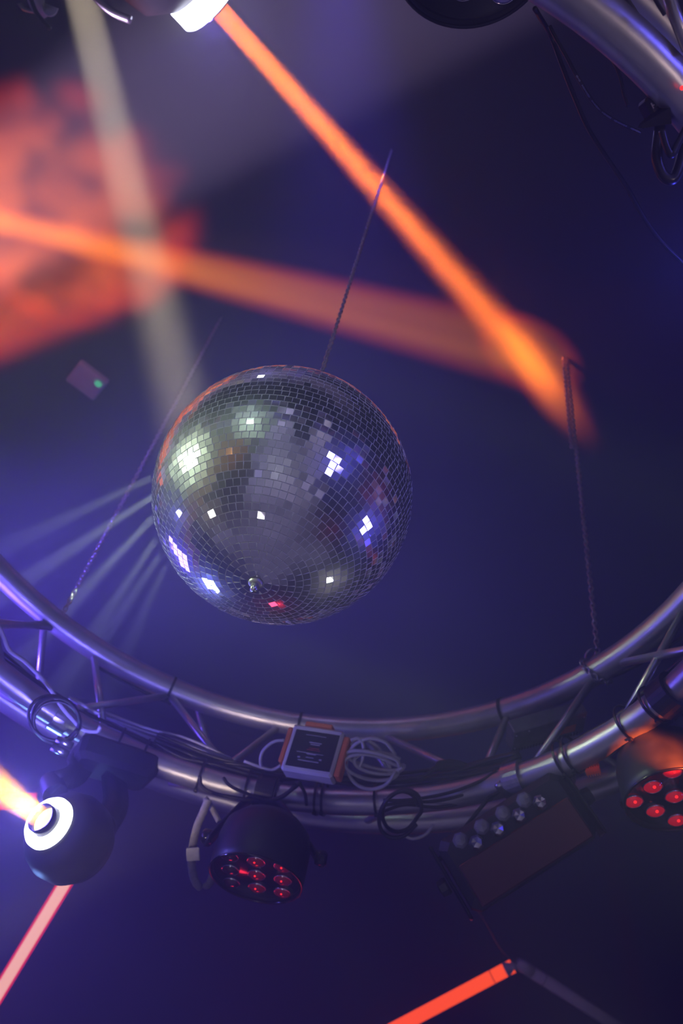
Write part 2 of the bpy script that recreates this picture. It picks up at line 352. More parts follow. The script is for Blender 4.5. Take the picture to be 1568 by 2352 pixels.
# ------------------------------------------------------------------ circular truss
RC = V((-0.074, -0.1628, 1.5087)); RN = V((0.2085, -0.6872, 1.0)).normalized()
TUBES = [(0.0, 0.75), (0.2091, 0.7204), (0.1147, 0.8988)]
TR = 0.0247
far = V(((840 - CX) / F_PX, (1674 - CY) / F_PX, 1.0)); far = far * (RN.dot(RC) / RN.dot(far)) - RC
E1 = far.normalized(); E2 = -RN.cross(E1).normalized()
if E2.x < 0: E2 = -E2
def rp(th, h, r): return W(RC - RN * h + (E1 * math.cos(th) + E2 * math.sin(th)) * r)
def tp(k, th, out=0.0, down=0.0): return rp(th, TUBES[k][0] + down, TUBES[k][1] + out)
def th_of(px, py, h=0.0):
    d = V(((px - CX) / F_PX, (py - CY) / F_PX, 1.0)); c = RC - RN * h
    p = d * (RN.dot(c) / RN.dot(d)) - c
    return math.atan2(p.dot(E2), p.dot(E1))
def th1(px, py): return th_of(px, py, 0)
def th2(px, py): return th_of(px, py, TUBES[1][0])
truss = thing('truss_ring', W(RC), 'round silver triangular lighting truss hung on chains around the mirror ball', 'truss')
for k in range(3):
    part(MB().tube([tp(k, 2 * PI * i / 160) for i in range(160)], TR, 20, closed=True), 'chord_tube', M['alu'], truss)
NOD1 = [(-1.62, -1.35)]
br = [((95, 1452), (-60, 1400)), ((200, 1522), (270, 1640)), ((385, 1600), (165, 1618)), ((390, 1602), (545, 1750)), ((640, 1672), (500, 1722)),
      ((895, 1688), (1075, 1762)), ((1180, 1655), (1060, 1762)), ((1380, 1568), (1180, 1740)), ((1440, 1515), (1640, 1497))]
def brace(a, b, r=0.0075):
    part(MB().tube([a, b], r, 10), 'brace', M['alu'], truss)
for (p, q) in br:
    a = th1(*p); b = th2(*q)
    brace(tp(0, a, 0.0, 0.02), tp(1, b, 0.005, -0.018))
for i in range(26):                                 # the rest of the lattice
    a = 2 * PI * i / 26
    if i % 2 == 0:
        brace(tp(0, a, .018, .01), tp(2, a + PI / 26, -.015, -.01))
        brace(tp(1, a + PI / 26, .018, 0), tp(2, a, -.015, .01))
    if not (-0.95 < ((a + PI) % (2 * PI) - PI) < 0.95):
        brace(tp(0, a, 0, .02), tp(1, a + PI / 13 * (1 if i % 2 else -1) * .8, 0, -.02))

# ------------------------------------------------------------------ mirror ball
ball = thing('mirror_ball', BALL_C, 'large mirror ball of small square mirror tiles hanging inside the round truss', 'mirror ball')
core_r = BALL_R - 0.0018
part(MB().sphere(BALL_C, core_r, 48), 'ball_core', M['tile_edge'], ball)
tiles = MB(); edges = MB(); rng = random.Random(3)
PITCH = 0.0101; rows = int(round(PI * BALL_R / PITCH))
for i in range(rows):
    la = -PI / 2 + (i + 0.5) * PI / rows
    cr_ = BALL_R * math.cos(la); n = int(2 * PI * cr_ / PITCH)
    if i < 1 or i >= rows - 1: continue
    off = rng.random() * 6.28
    hw = PI * cr_ / n - 0.00052; hh = PITCH / 2 - 0.00052
    row_t = rng.gauss(0, .010)
    for k in range(n):
        a = off + 2 * PI * k / n + rng.gauss(0, .0006)
        nn = V((math.cos(la) * math.cos(a), math.cos(la) * math.sin(a), math.sin(la)))
        c = BALL_C + nn * BALL_R
        e = V((-math.sin(a), math.cos(a), 0)); up = nn.cross(e)
        nt_ = (nn + e * rng.gauss(0, .019) + up * (row_t + rng.gauss(0, .017))).normalized()
        e = (e + up * rng.gauss(0, .02)); e = (e - nt_ * e.dot(nt_)).normalized(); up = nt_.cross(e)
        q = [c - e * hw - up * hh, c + e * hw - up * hh, c + e * hw + up * hh, c - e * hw + up * hh]
        tiles.add(q, [(0, 1, 2, 3)], False)
        b = [p - nt_ * 0.0018 for p in q]
        edges.add(q + b, [(0, 4, 5, 1), (1, 5, 6, 2), (2, 6, 7, 3), (3, 7, 4, 0)], False)
mt = part(tiles, 'mirror_tiles', M['mirror'], ball)
part(edges, 'tile_edges', M['tile_edge'], ball)
dn = frame(BALL_C + V((0, 0, -BALL_R - .001)), V((0, 0, -1)))
part(MB().lathe(dn, [(1e-5, .003), (.0075, .003), (.0095, 0), (.0095, -.004)], 24), 'bottom_plate', M['alu_dull'], ball)
part(MB().lathe(dn, [(1e-5, .014), (.004, .013), (.0052, .009), (.0052, .002)], 16), 'bottom_bolt', M['steel'], ball)
upf = frame(BALL_C + V((0, 0, BALL_R)), V((0, 0, 1)))
part(MB().lathe(upf, [(.03, -.004), (.03, .012), (.012, .016), (.012, .03), (1e-5, .03)], 24), 'hanging_cap', M['steel'], ball)

def chain_mesh(p, q, L=0.016, r=0.0016, wob=0.0):
    mb = MB(); d = (q - p); n = int(d.length / (L * 0.78)); d = d / n; u = d.orthogonal().normalized(); w = d.normalized().cross(u)
    for i in range(n):
        c = p + d * (i + .5); s_ = u if i % 2 else w; ax = w if i % 2 else u
        mb.torus(c, ax, L * .28, r, 10, 5, squash=1.85, side=(s_))
    return mb
def chain(name, p, q, label, L=0.016, r=0.0016):
    return single(chain_mesh(p, q, L, r), name, M['steel'], label, 'chain')
chain('hanging_chain', BALL_C + V((0, 0, BALL_R + .03)), V((BALL_C.x, BALL_C.y, CEIL)), 'thin steel chain the mirror ball hangs from', .0135, .0013)
a1 = tp(0, th1(1366, 1540))
cr = thing('hanging_chain', a1, 'long steel chain rising from the round truss right of the mirror ball', 'chain')
upv = V((0, 0, 1))
ptop = at(1372, 1500, 1.88)
part(chain_mesh(ptop, V((ptop.x, ptop.y, CEIL)), .017, .0019), 'chain_run', M['steel'], cr)
p2 = ptop + upv * .75 + V((-.012, 0, 0))
part(chain_mesh(p2, V((p2.x, p2.y, CEIL)), .017, .0019), 'doubled_chain_run', M['steel'], cr)
tdir = (tp(0, th1(1366, 1540) + .02) - tp(0, th1(1366, 1540) - .02)).normalized()
fr_ = frame(a1, tdir)
loop = MB(); nl = 22
for i in range(nl):
    a = 2 * PI * (i + .5) / nl; c = fr_((TR + .004) * math.cos(a), (TR + .004) * math.sin(a), .012 * math.sin(a * 1))
    tg = (fr_(-math.sin(a), math.cos(a), 0) - fr_.o); rad = (c - a1).normalized()
    ax = rad if i % 2 else tdir
    loop.torus(c, ax, .0045, .0017, 10, 5, squash=1.6, side=ax.cross(tg))
part(loop, 'wrapped_links', M['steel'], cr)
part(MB().torus(at(1356, 1503, 1.865), D((.3, .2, -1)), .0095, .0024, 16, 8, 1.4), 'shackle', M['steel'], cr)
sh = MB(); 
for (x, y) in ((1378, 1566), (1393, 1571), (1384, 1564)): sh.sphere(at(x, y, 1.83), .0042, 8)
sh.tube([at(1366, 1560, 1.83), at(1395, 1571, 1.83)], .002, 8)
part(sh, 'shackle_bolt', M['steel'], cr)
a2 = at(142, 1414, 1.88)
chain('hanging_chain', a2, V((a2.x, a2.y, CEIL)), 'faint steel chain rising from the left of the round truss', .016, .0016)

# ------------------------------------------------------------------ moving heads
def clamp(parent, th, tk, name='truss_clamp'):
    c = tp(tk, th); t = (tp(tk, th + .02) - tp(tk, th - .02)).normalized(); fr = frame(c, t)
    prof = [(TR + .0015, -.016), (TR + .007, -.016), (TR + .007, .016), (TR + .0015, .016)]
    return part(MB().lathe(fr, prof, 28, False, True), name, M['steel'], parent)
def moving_head(o, z, up, label, size=1.0, rd=1.0, tilt_side=None, lit=True, base=True, arms=True, group=None):
    root = thing('moving_head_light', o - z * .08, label, 'stage light', group)
    f = frame(o, z, up); S = size
    shell = [(.0246 * S, -.006), (.0255 * S, -.008), (.024 * S, -.020 * rd), (.040 * S, -.020 * rd), (.050 * S, -.026 * rd), (.066 * S, -.032 * rd - .008), (.074 * S, -.065 * rd), (.072 * S, -.095 * rd), (.058 * S, -.122 * rd), (.03 * S, -.134 * rd), (1e-5, -.137 * rd)]
    part(MB().lathe(f, shell, 48), 'head_shell', M['black'], root)
    part(MB().lathe(f, [(.0265 * S, -.011), (.031 * S, -.007), (.040 * S, -.008), (.0435 * S, -.014), (.0435 * S, -.021 * rd), (.0265 * S, -.022 * rd)], 48, True, True), 'led_ring', M['ring_white'], root, 'glowing white LED ring')
    lz = -.006 if rd == 1 else 0.0
    part(MB().lathe(f, [(.0245 * S, -.024), (.0245 * S, .003 - lz * .3), (.0228 * S, .004 - lz * .3), (.0228 * S, -.006 + lz)], 40), 'lens_barrel', M['black_gloss'], root)
    part(MB().lathe(f, [(.0226 * S, -.004 + lz), (.018 * S, -.0005 + lz), (.010 * S, .002 + lz), (1e-5, .0028 + lz)], 36), 'lens', M['lens_hot'], root, 'blazing pale yellow lens')
    if arms:
        bz = -.09
        for sgn in (-1, 1):
            y = MB()
            pts = [f(sgn * .098 * S, 0, bz), f(sgn * .10 * S, -.03 * S, bz - .06), f(sgn * .098 * S, -.05 * S, bz - .13)]
            y.ribbon(spline(pts, 5), f.y * 1.0 + f.z * .4, .05 * S, .016 * S)
            y.lathe(frame(f(sgn * .086 * S, 0, bz), f.x * sgn), [(1e-5, .022), (.022 * S, .021), (.024 * S, .016), (.024 * S, 0)], 24)
            part(y, 'yoke_arm', M['black'], root)
        fb = frame(f(0, -.05 * S, bz - .155), f.z, f.x)
        part(MB().box(fb, .22 * S, .12 * S, .05 * S, bev=.01), 'base', M['black'], root)
    return root, f
hA, fA = moving_head(HEAD_A, HEAD_A_DIR, D((.55, -.83, .1)), 'black moving head light with glowing white ring at lower left under the truss', arms=False)
# its yoke, base and clamp reach back up to the truss
cA = HEAD_A - HEAD_A_DIR * .07
for (px, py, zz, ex, ey, ez) in ((238, 1900, 1.60, 262, 1790, 1.72), (120, 1800, 1.64, 190, 1745, 1.74)):
    a = at(px, py, zz); b = at(ex, ey, ez)
    y = MB().ribbon(spline([a, (a + b) / 2 + D((.6, .2, 0)) * .012, b], 6), D((.3, .2, 1)), .05, .016)
    y.lathe(frame(a, (a - cA).normalized()), [(1e-5, .012), (.020, .011), (.022, .006), (.022, -.03)], 24)
    part(y, 'yoke_arm', M['black'], hA)
fb = frame(at(262, 1752, 1.74), D((-.1, .75, -.65)), D((.86, .38, .3)))
part(MB().box(fb, .155, .10, .05, bev=.01), 'base', M['black'], hA)
for (p, q) in (((131, 1697), (166, 1714)), ((119, 1716), (156, 1733))):
    part(MB().tube([at(*p, 1.63), at(*q, 1.63)], .0068, 14), 'clamp_bolt', M['steel'], hA, 'bright steel clamp bolt')
clamp(hA, th2(150, 1640), 1)
hB, fB = moving_head(HEAD_B, HEAD_B_DIR, D((.7, -.7, .1)), 'moving head light at the top edge throwing the long orange beam', size=1.9, rd=2.8, arms=False)
bB = HEAD_B - HEAD_B_DIR * .24
for s_ in (-1, 1):
    a = bB + D((.55, -.55, .3)) * .2 * s_
    part(MB().ribbon(spline([a, a + V((.0, 0, .12)) - HEAD_B_DIR * .03, a + V((0, 0, .22)) - HEAD_B_DIR * .12], 6), D((.3, .8, .3)), .08, .02), 'yoke_arm', M['black'], hB)

# ------------------------------------------------------------------ LED pars
def face_axes(px, py, a, b, want):
    """tilt of a square lens grid whose projected steps around pixel (px, py) are a and b"""
    X, Y = (px - CX) / F_PX, (py - CY) / F_PX; ray = V((X, Y, 1)).normalized()
    e1 = (V((1, 0, 0)) - ray * ray.x).normalized(); e2 = ray.cross(e1); P = lambda e: (e.x - X * e.z, e.y - Y * e.z)
    p, q = P(e1), P(e2); det = p[0] * q[1] - q[0] * p[1]
    inv = lambda w: ((w[0] * q[1] - q[0] * w[1]) / det, (p[0] * w[1] - w[0] * p[1]) / det)
    a, b = inv(a), inv(b)
    A = a[0] ** 2 + a[1] ** 2; B = b[0] ** 2 + b[1] ** 2; C_ = a[0] * b[0] + a[1] * b[1]
    k2 = ((A + B) + math.sqrt((A - B) ** 2 + 4 * C_ * C_)) / 2; k = math.sqrt(k2)
    uz = math.sqrt(max(0, 1 - A / k2)); vz = math.sqrt(max(0, 1 - B / k2)); best = None
    for su in (1, -1):
        for sv in (1, -1):
            if su * sv * uz * vz * C_ > 1e-9: continue
            u = (e1 * a[0] + e2 * a[1]) / k + ray * su * uz; v = (e1 * b[0] + e2 * b[1]) / k + ray * sv * vz
            u = D(u); v = D(v); n = u.cross(v)
            if n.dot(D(ray)) > 0: n = -n
            q_ = n.dot(want)
            if best is None or q_ > best[0]: best = (q_, u, v, n, k)
    return best[1:]
def led_par(px, py, a, b, sp, label, lit, lensm='lens_red', yoke_to=None, group=None, want=V((0, 0, -1)), depth=.095, rk=1.78):
    u, v, n, k = face_axes(px, py, a, b, want); zd = F_PX * sp / k; c = at(px, py, zd); f = frame(c, n, u)
    v = n.cross(f.x); R_ = rk * sp
    root = thing('led_par_light', c - n * .05, label, 'stage light', group)
    part(MB().lathe(f, [(R_ * .93, .004), (R_ * .97, .010), (R_, .008), (R_ * 1.01, -.004), (R_, -depth * .55), (R_ * .93, -depth * .8), (R_ * .7, -depth), (1e-5, -depth * 1.02)], 56), 'housing', M['black'], root)
    part(MB().lathe(f, [(1e-5, 0), (R_ * .9, 0), (R_ * .94, .004)], 56), 'face_plate', M['black_gloss'], root)
    part(MB().torus(c + n * .010, n, R_ * .985, .0022, 64, 8), 'rim', M['black_gloss'], root)
    lr = sp * .345
    for i in (-1, 0, 1):
        for j in (-1, 0, 1):
            lc = c + (u * i + (v if v.dot(at(px + b[0], py + b[1], zd) - c) > 0 else -v) * j) * sp
            lf = frame(lc, n, u); q = lit(i, j)
            cup = part(MB().lathe(lf, [(lr * 1.0, .0005), (lr * 1.02, .004), (lr * .93, .0042), (lr * .9, .001)], 28), 'lens_cup', M['reflector'], root)
            part(MB().lathe(lf, [(lr * .93, .002), (lr * .8, .0055), (lr * .5, .0085), (1e-5, .0095)], 28), 'lens', M[lensm] if q else M['lens_dark'], cup)
            if q:
                part(MB().sphere(lc + n * .0085 + (D((0, -1, 0)) - n * D((0, -1, 0)).dot(n)).normalized() * lr * .45, lr * .13 * q, 8), 'chip_glint', M['chip_red'], cup)  # glowing bead, both lit chip and painted glint on the lens
    for i in range(4):
        a_ = 2 * PI * (i + .5) / 4
        part(MB().sphere(c + n * .003 + (f.x * math.cos(a_) + f.y * math.sin(a_)) * R_ * .86, .002, 6), 'screw', M['steel'], root)
    if yoke_to:
        th, tk = yoke_to; t = tp(tk, th)
        side = (tp(tk, th + .02) - tp(tk, th - .02)).normalized(); side = (side - n * side.dot(n)).normalized()
        top = t + (c - n * depth * .5 - t).normalized() * (TR + .014)
        for sgn in (-1, 1):
            e = c - n * depth * .5 + side * sgn * (R_ + .012)
            part(MB().ribbon(spline([e - (top - e).normalized() * .015, e, e + (top - e) * .55 + side * sgn * .02, top + side * sgn * .03, top], 6), n.cross(side), .026, .004), 'yoke_arm', M['black'], root)
            part(MB().lathe(frame(e + side * sgn * .004, side * sgn), [(.011, -.006), (.013, 0), (.013, .010), (.009, .014), (1e-5, .014)], 16), 'tilt_knob', M['black_gloss'], root)
        part(MB().lathe(frame(t, (tp(tk, th + .02) - tp(tk, th - .02)).normalized()), [(TR + .001, -.018), (TR + .009, -.018), (TR + .009, .018), (TR + .001, .018)], 28, False, True), 'truss_clamp', M['black'], root)
    return root, c, n
led_par(590, 2006, (60, 12), (1, 30), .045, 'black LED par with nine faint red lenses hanging at bottom centre, dark housing', lambda i, j: (0.9 if i >= 0 else 0), 'lens_faint', (th2(610, 1826), 1))
led_par(1548, 1826, (45, -34), (50, 22), .045, 'black LED par with glowing red lenses at the right edge, orange light on its housing', lambda i, j: 1.3, 'lens_red', (th2(1540, 1600), 1))
led_par(1085, -128, (95, 8), (-20, 100), .047, 'dark round LED par cut by the top edge beside the thick truss tube', lambda i, j: (.05 if (i, j) == (1, 1) else 0), 'off_white', None, want=D((.1, .5, -.8)), rk=1.95)

# ------------------------------------------------------------------ multi lens effect light (right of centre)
E_C = at(1188, 1925, 1.50); eu = D((.86, -.49, .12)); ev = D((.34, .74, -.42)); en = eu.cross(ev)
if en.dot(D((0, 0, -1))) < 0: en = -en
fe = frame(E_C, en, eu); sgy = 1 if fe.y.dot(ev) > 0 else -1
eff = thing('effect_light', E_C, 'black box shaped effect light with clear faceted lenses and dark red cover', 'stage light')
part(MB().box(fe, .245, .125, .085, (0, 0, -.046), .012), 'housing', M['black'], eff)
part(MB().box(fe, .215, .072, .006, (0, .024 * sgy, .004), .002), 'front_cover', M['smoked'], eff, 'dark red translucent cover')
for i in range(4):
    for j in range(2):
        x = -.083 + .042 * i + j * .021; y = (-.044 + .017 * j) * sgy
        lf = frame(fe(x, y, 0), en, eu)
        lens = part(MB().lathe(lf, [(.0135, 0), (.0135, .006), (.009, .013), (1e-5, .016)], 7, False), 'faceted_lens', M['reflector'] if j else M['crystal'], eff)
for sx in (-1, 1):
    part(MB().box(fe, .006, .13, .06, (sx * .131, 0, -.045), .002), 'end_plate', M['black_gloss'], eff)
    part(MB().lathe(frame(fe(sx * .136, 0, -.045), eu * sx), [(.014, 0), (.016, .004), (.014, .016), (1e-5, .018)], 8, False), 'tilt_knob', M['black'], eff)
for (p, q) in (((1141, 1797), (1177, 1838)), ((1172, 1771), (1206, 1813))):
    a, b = at(*p, 1.60), at(*q, 1.585); d_ = (b - a).normalized()
    part(MB().lathe(frame(a, d_), [(1e-5, 0), (.006, 0), (.0085, .002), (.0085, .010), (.0072, .011), (.0072, (b - a).length), (1e-5, (b - a).length)], 20), 'clamp_bolt', M['steel'], eff, 'bright chromed clamp bolt')
y = MB()
y.ribbon([fe(-.13, -.04 * sgy, -.045), at(1120, 1835, 1.60), at(1195, 1795, 1.62), at(1250, 1800, 1.62), fe(.13, -.04 * sgy, -.045)], en, .03, .005)
part(y, 'bracket', M['black'], eff)
clamp(eff, th2(1185, 1790), 1)

# ------------------------------------------------------------------ controller boxes
c0 = at(717, 1722, 1.66); cu = D((.94, .06, -.33)); cv = D((-.26, .76, -.6)); cn = cu.cross(cv)
if cn.dot(D((0, 0, -1))) < 0: cn = -cn
fc = frame(c0, cn, cu); sg = 1 if fc.y.dot(cv) > 0 else -1
ctl = thing('controller_box', c0, 'small white control box with orange end blocks and dark label on the truss', 'control box')
part(MB().box(fc, .100, .092, .036, (0, 0, -.018), .004), 'enclosure', M['white'], ctl)
part(MB().box(fc, .086, .072, .0016, (.001, -.001, .0004), .0005), 'label_panel', M['label'], ctl)
txt = MB()
for (x, y, w_, h_) in ((0, -.027, .040, .0010), (.003, -.013, .024, .0022), (.003, -.0095, .018, .0018), (-.002, .008, .052, .0010), (.001, .0095, .018, .0022), (-.001, .0235, .040, .0018), (-.021, .018, .005, .003), (.021, .018, .005, .003), (0, .0165, .015, .0014)):
    txt.box(fc, w_, h_, .0004, (x, y * sg, .0014))
part(txt, 'label_print', M['print'], ctl)
rt = MB()
for (x, y, w_) in ((.003, -.002, .020), (.003, .0015, .026)): rt.box(fc, w_, .0011, .0004, (x, y * sg, .0014))
part(rt, 'red_label_print', M['print_red'], ctl)
part(MB().box(fc, .011, .078, .026, (.0565, .002 * sg, -.016), .002), 'terminal_block', M['orange'], ctl, 'orange end block')
part(MB().box(fc, .009, .070, .026, (-.0555, -.004 * sg, -.016), .002), 'terminal_block', M['orange'], ctl, 'orange end block')
part(MB().box(fc, .054, .011, .022, (-.004, -.052 * sg, -.016), .002), 'terminal_block', M['orange'], ctl, 'orange end block')
for sx in (-1, 1): part(MB().lathe(frame(fc(.046 * sx, -.041 * sg, 0), cn), [(.0022, 0), (.0022, .001), (1e-5, .0012)], 10), 'screw', M['steel'], ctl)

p0 = at(1262, 1683, 1.70); pu = D((.93, -.2, .20)); pv = D((.14, .62, .55)); pn = pu.cross(pv)
if pn.dot(D((0, 0, -1))) < 0: pn = -pn
fp = frame(p0, pn, pu); sp_ = 1 if fp.y.dot(pv) > 0 else -1
psu = thing('power_supply', p0, 'dark perforated metal power supply with an orange label lying on the truss braces', 'power supply')
part(MB().box(fp, .150, .062, .030, (0, 0, -.015), .002), 'case', M['shellmetal'], psu)
part(MB().box(fp, .036, .020, .0008, (.036, -.006, .0005)), 'rating_label', M['orange'], psu, 'orange rating label')
vn = MB()
for i in range(22): vn.box(fp, .0028, .008, .0008, (-.066 + .006 * i, .026 * sp_, .0004))
part(vn, 'vent_slots', M['label'], psu)
for (x, y) in ((-.07, -.02), (-.045, -.024), (.068, -.02), (.05, .022), (-.07, .018)): part(MB().sphere(fp(x, y * sp_, .0006), .0018, 6), 'screw', M['steel'], psu)
hs = thing('red_lit_heat_sink', at(1361, 1770, 1.56), 'small ribbed cooling block coloured as red lit between the effect light and the right LED par', 'heat sink')
fh = frame(at(1361, 1770, 1.56), D((-.1, .3, -1)), D((.93, -.3, 0)))
part(MB().box(fh, .026, .018, .008, (0, 0, -.005), .001), 'block', M['orange'], hs)  # red light falling on the block is put into its colour
for i in range(6): part(MB().box(fh, .0018, .018, .005, (-.010 + .004 * i, 0, .001)), 'fin', M['orange'], hs)

# ------------------------------------------------------------------ cables, ties and loops on the truss
def cable(name, pts, r, m, label, group=None, n=8, flat=False):
    return single(MB().tube(spline(pts, 7), r, n), name, M[m], label, 'cable', group)
def A(seq, z):
    return [at(p[0], p[1], p[2] if len(p) > 2 else z) for p in seq]
# black loom lying along the upper side of the lower outer tube
loom = 'black cables bundled along the lower truss tube'
tL, tRr = th2(335, 1745), th2(1190, 1770)
for i in range(8):
    rr = random.Random(20 + i); pts = []
    for k in range(13):
        th = tL + (tRr - tL) * k / 12
        pts.append(tp(1, th, -.015 - .004 * (i // 4) + .005 * math.sin(i * 2.3 + k * .9) + rr.gauss(0, .002), -.025 - .0060 * (i % 4) - (.006 if k in (5, 6) else 0) + rr.gauss(0, .002)))
    cable('black_cable', pts, .0034, 'rubber', 'one of the black cables bundled along the lower truss tube', loom)
for i in range(3):
    rr = random.Random(50 + i); pts = []
    t0, t1 = th2(-60, 1500), th2(345, 1750)
    for k in range(8):
        pts.append(tp(1, t0 + (t1 - t0) * k / 7, .002 * i + rr.gauss(0, .003), -.030 - .006 * i + rr.gauss(0, .002)))
    cable('black_cable', pts, .0034, 'rubber', 'black cable on the truss tube above the ringed moving head, ' + ('lowest of three', 'middle of three', 'highest of three')[i], 'black cables on the left of the lower truss tube')
for i in range(4):
    rr = random.Random(70 + i); pts = []
    t0, t1 = th2(1300, 1735), th2(1660, 1510)
    for k in range(7):
        pts.append(tp(1, t0 + (t1 - t0) * k / 6, .003 * i - .004 + rr.gauss(0, .003), -.030 - .007 * i * (k / 6) - rr.random() * .004))
    cable('black_cable', pts, .0032, 'rubber', 'black cable running along the truss tube towards the right edge', 'black cables on the right of the lower truss tube')
# lilac grey cables slung between the tubes on the left
for i in range(6):
    rr = random.Random(90 + i)
    y0 = 1612 + i * 5; pts = [(168 + i * 6, y0), (250, 1640 + i * 7 + rr.gauss(0, 3)), (340, 1672 + i * 9 + rr.gauss(0, 4)), (430, 1700 + i * 10 + rr.gauss(0, 5)), (530 + i * 4, 1742 + i * 4)]
    cable('grey_cable', A(pts, 1.80), .0026, 'grey_cable', 'slack grey cable slung between the left truss tubes, ' + ('topmost of six', 'second from the top', 'third from the top', 'third from the bottom', 'second from the bottom', 'lowest of six')[i], 'grey cables slung between the left truss tubes')
cable('grey_cable', A([(-8, 1430), (8, 1462), (22, 1494), (60, 1522), (108, 1572), (140, 1620), (165, 1650), (192, 1675), (222, 1680), (231, 1668)], 1.66), .0040, 'grey_cable', 'pale grey cable weaving in and out of the black loops at the left edge')
cable('grey_cable', A([(158, 1602), (185, 1616), (205, 1628), (230, 1640)], 1.70), .0034, 'grey_cable', 'short pale grey cable end between the left truss tubes')
def loops(name, cx_, cy_, rx, ry, z, turns, r, m, label, seed, rot=0.0, grp=None, jit=6):
    rr = random.Random(seed); pts = []
    for t in range(turns):
        ox, oy, sx, sy, rz = rr.gauss(0, jit), rr.gauss(0, jit), rx * (1 + rr.gauss(0, .09)), ry * (1 + rr.gauss(0, .12)), rot + rr.gauss(0, .12)
        for k in range(10):
            a = 2 * PI * k / 10; x, y = sx * math.cos(a), sy * math.sin(a)
            pts.append(at(cx_ + ox + x * math.cos(rz) - y * math.sin(rz), cy_ + oy + x * math.sin(rz) + y * math.cos(rz), z + .012 * math.sin(a + t) + .003 * t))
    return single(MB().tube(spline(pts, 4), r, 8), name, M[m], label, 'cable', grp)
loops('black_cable_coil', 128, 1650, 58, 48, 1.63, 3, .0030, 'rubber', 'coil of black cable looped around the lower truss tube near the left edge', 4, .3)
loops('grey_cable_coil', 868, 1755, 62, 24, 1.655, 3, .0034, 'grey_cable', 'coil of grey cable beside the white control box', 5, .25, jit=7)
loops('grey_cable_coil', 850, 1765, 62, 58, 1.66, 1, .0034, 'grey_cable', 'large loop of grey cable drooping over the truss beside the control box', 6, .1)
cable('grey_cable', A([(805, 1700), (822, 1696), (834, 1712), (832, 1745), (822, 1765)], 1.65), .0030, 'grey_cable', 'short grey cable arching out of the control box, tight bend')
cable('grey_cable', A([(806, 1712), (830, 1697, 1.68), (868, 1716), (892, 1755), (900, 1782), (888, 1794)], 1.67), .0032, 'grey_cable', 'grey cable making the wide outer arc right of the control box')
cable('grey_cable', A([(652, 1700), (628, 1704), (606, 1722), (598, 1742), (600, 1765)], 1.68), .0030, 'grey_cable', 'grey cable bending left and down from the control box')
cable('grey_cable', A([(645, 1758), (625, 1768), (600, 1762), (560, 1748)], 1.68), .0028, 'grey_cable', 'grey cable leaving the lower left corner of the control box')
loops('black_cable_coil', 918, 1862, 40, 52, 1.60, 2, .0036, 'rubber', 'round loop of black cable hanging over the truss right of the control box', 8, .5, jit=3)
cable('black_cable', A([(458, 1782), (464, 1806), (492, 1822), (540, 1832), (600, 1840), (640, 1832), (672, 1812), (690, 1795)], 1.64), .0034, 'rubber', 'black cable sagging in a long shallow bow across the truss tube, lower bow')
cable('black_cable', A([(512, 1786), (530, 1806), (570, 1824), (610, 1838), (650, 1830), (680, 1800)], 1.63), .0030, 'rubber', 'black cable in the shorter inner bow across the truss tube')
cable('black_cable', A([(688, 1800), (700, 1822), (704, 1850)], 1.64), .0030, 'rubber', 'short black cable dropping over the truss behind the central LED par')
for i, (z, dy) in enumerate(((1.62, 0), (1.63, 12), (1.64, 26))):
    cable('black_cable', A([(880, 1838 + dy), (930, 1838 + dy * .4), (1000, 1828 + dy), (1060, 1812 + dy * 1.2), (1110, 1790 + dy), (1140, 1770 + dy)], z), .0030, 'rubber', 'slack black cable from the black loop to the effect light, ' + ('top one', 'middle one', 'bottom one')[i], 'slack black cables left of the effect light')
cable('grey_cable', A([(920, 1912), (945, 1926), (975, 1918), (995, 1895)], 1.66), .0030, 'grey_cable', 'grey cable drooping below the truss under the black loop')
cable('blue_black_cable', A([(1300, 1600), (1340, 1580), (1390, 1560), (1450, 1535), (1510, 1500), (1580, 1455)], 1.75), .0032, 'rubber', 'black cable slung between the tubes near the right edge')
for i, (a, b) in enumerate((((1465, 1600), (1540, 1558)), ((1525, 1550), (1556, 1534)))):
    cable('grey_cable', A([a, ((a[0] + b[0]) / 2, (a[1] + b[1]) / 2 - 3), b], 1.68), .0030, 'grey_cable', ('long pale cable strip lying on the black cables at the right edge', 'short pale cable strip lying on the black cables at the right edge')[i])
cable('black_cable', [tp(0, th1(210, 1530) + (th1(395, 1610) - th1(210, 1530)) * k / 8, .012, TR + .003) for k in range(9)], .0032, 'rubber', 'black cable following the underside of the inner truss tube at left')
for i in range(3):
    cable('black_cable', A([(960 + i * 20, 1790 - i * 10), (1010, 1762 - i * 6), (1060, 1758 - i * 3), (1110, 1775 + i * 5), (1150, 1800 + i * 8)], 1.68), .0032, 'rubber', 'black cable humped over the loom left of the chrome bolts, ' + ('lowest one', 'middle one', 'highest one')[i], 'black cables left of the chrome clamp bolts')

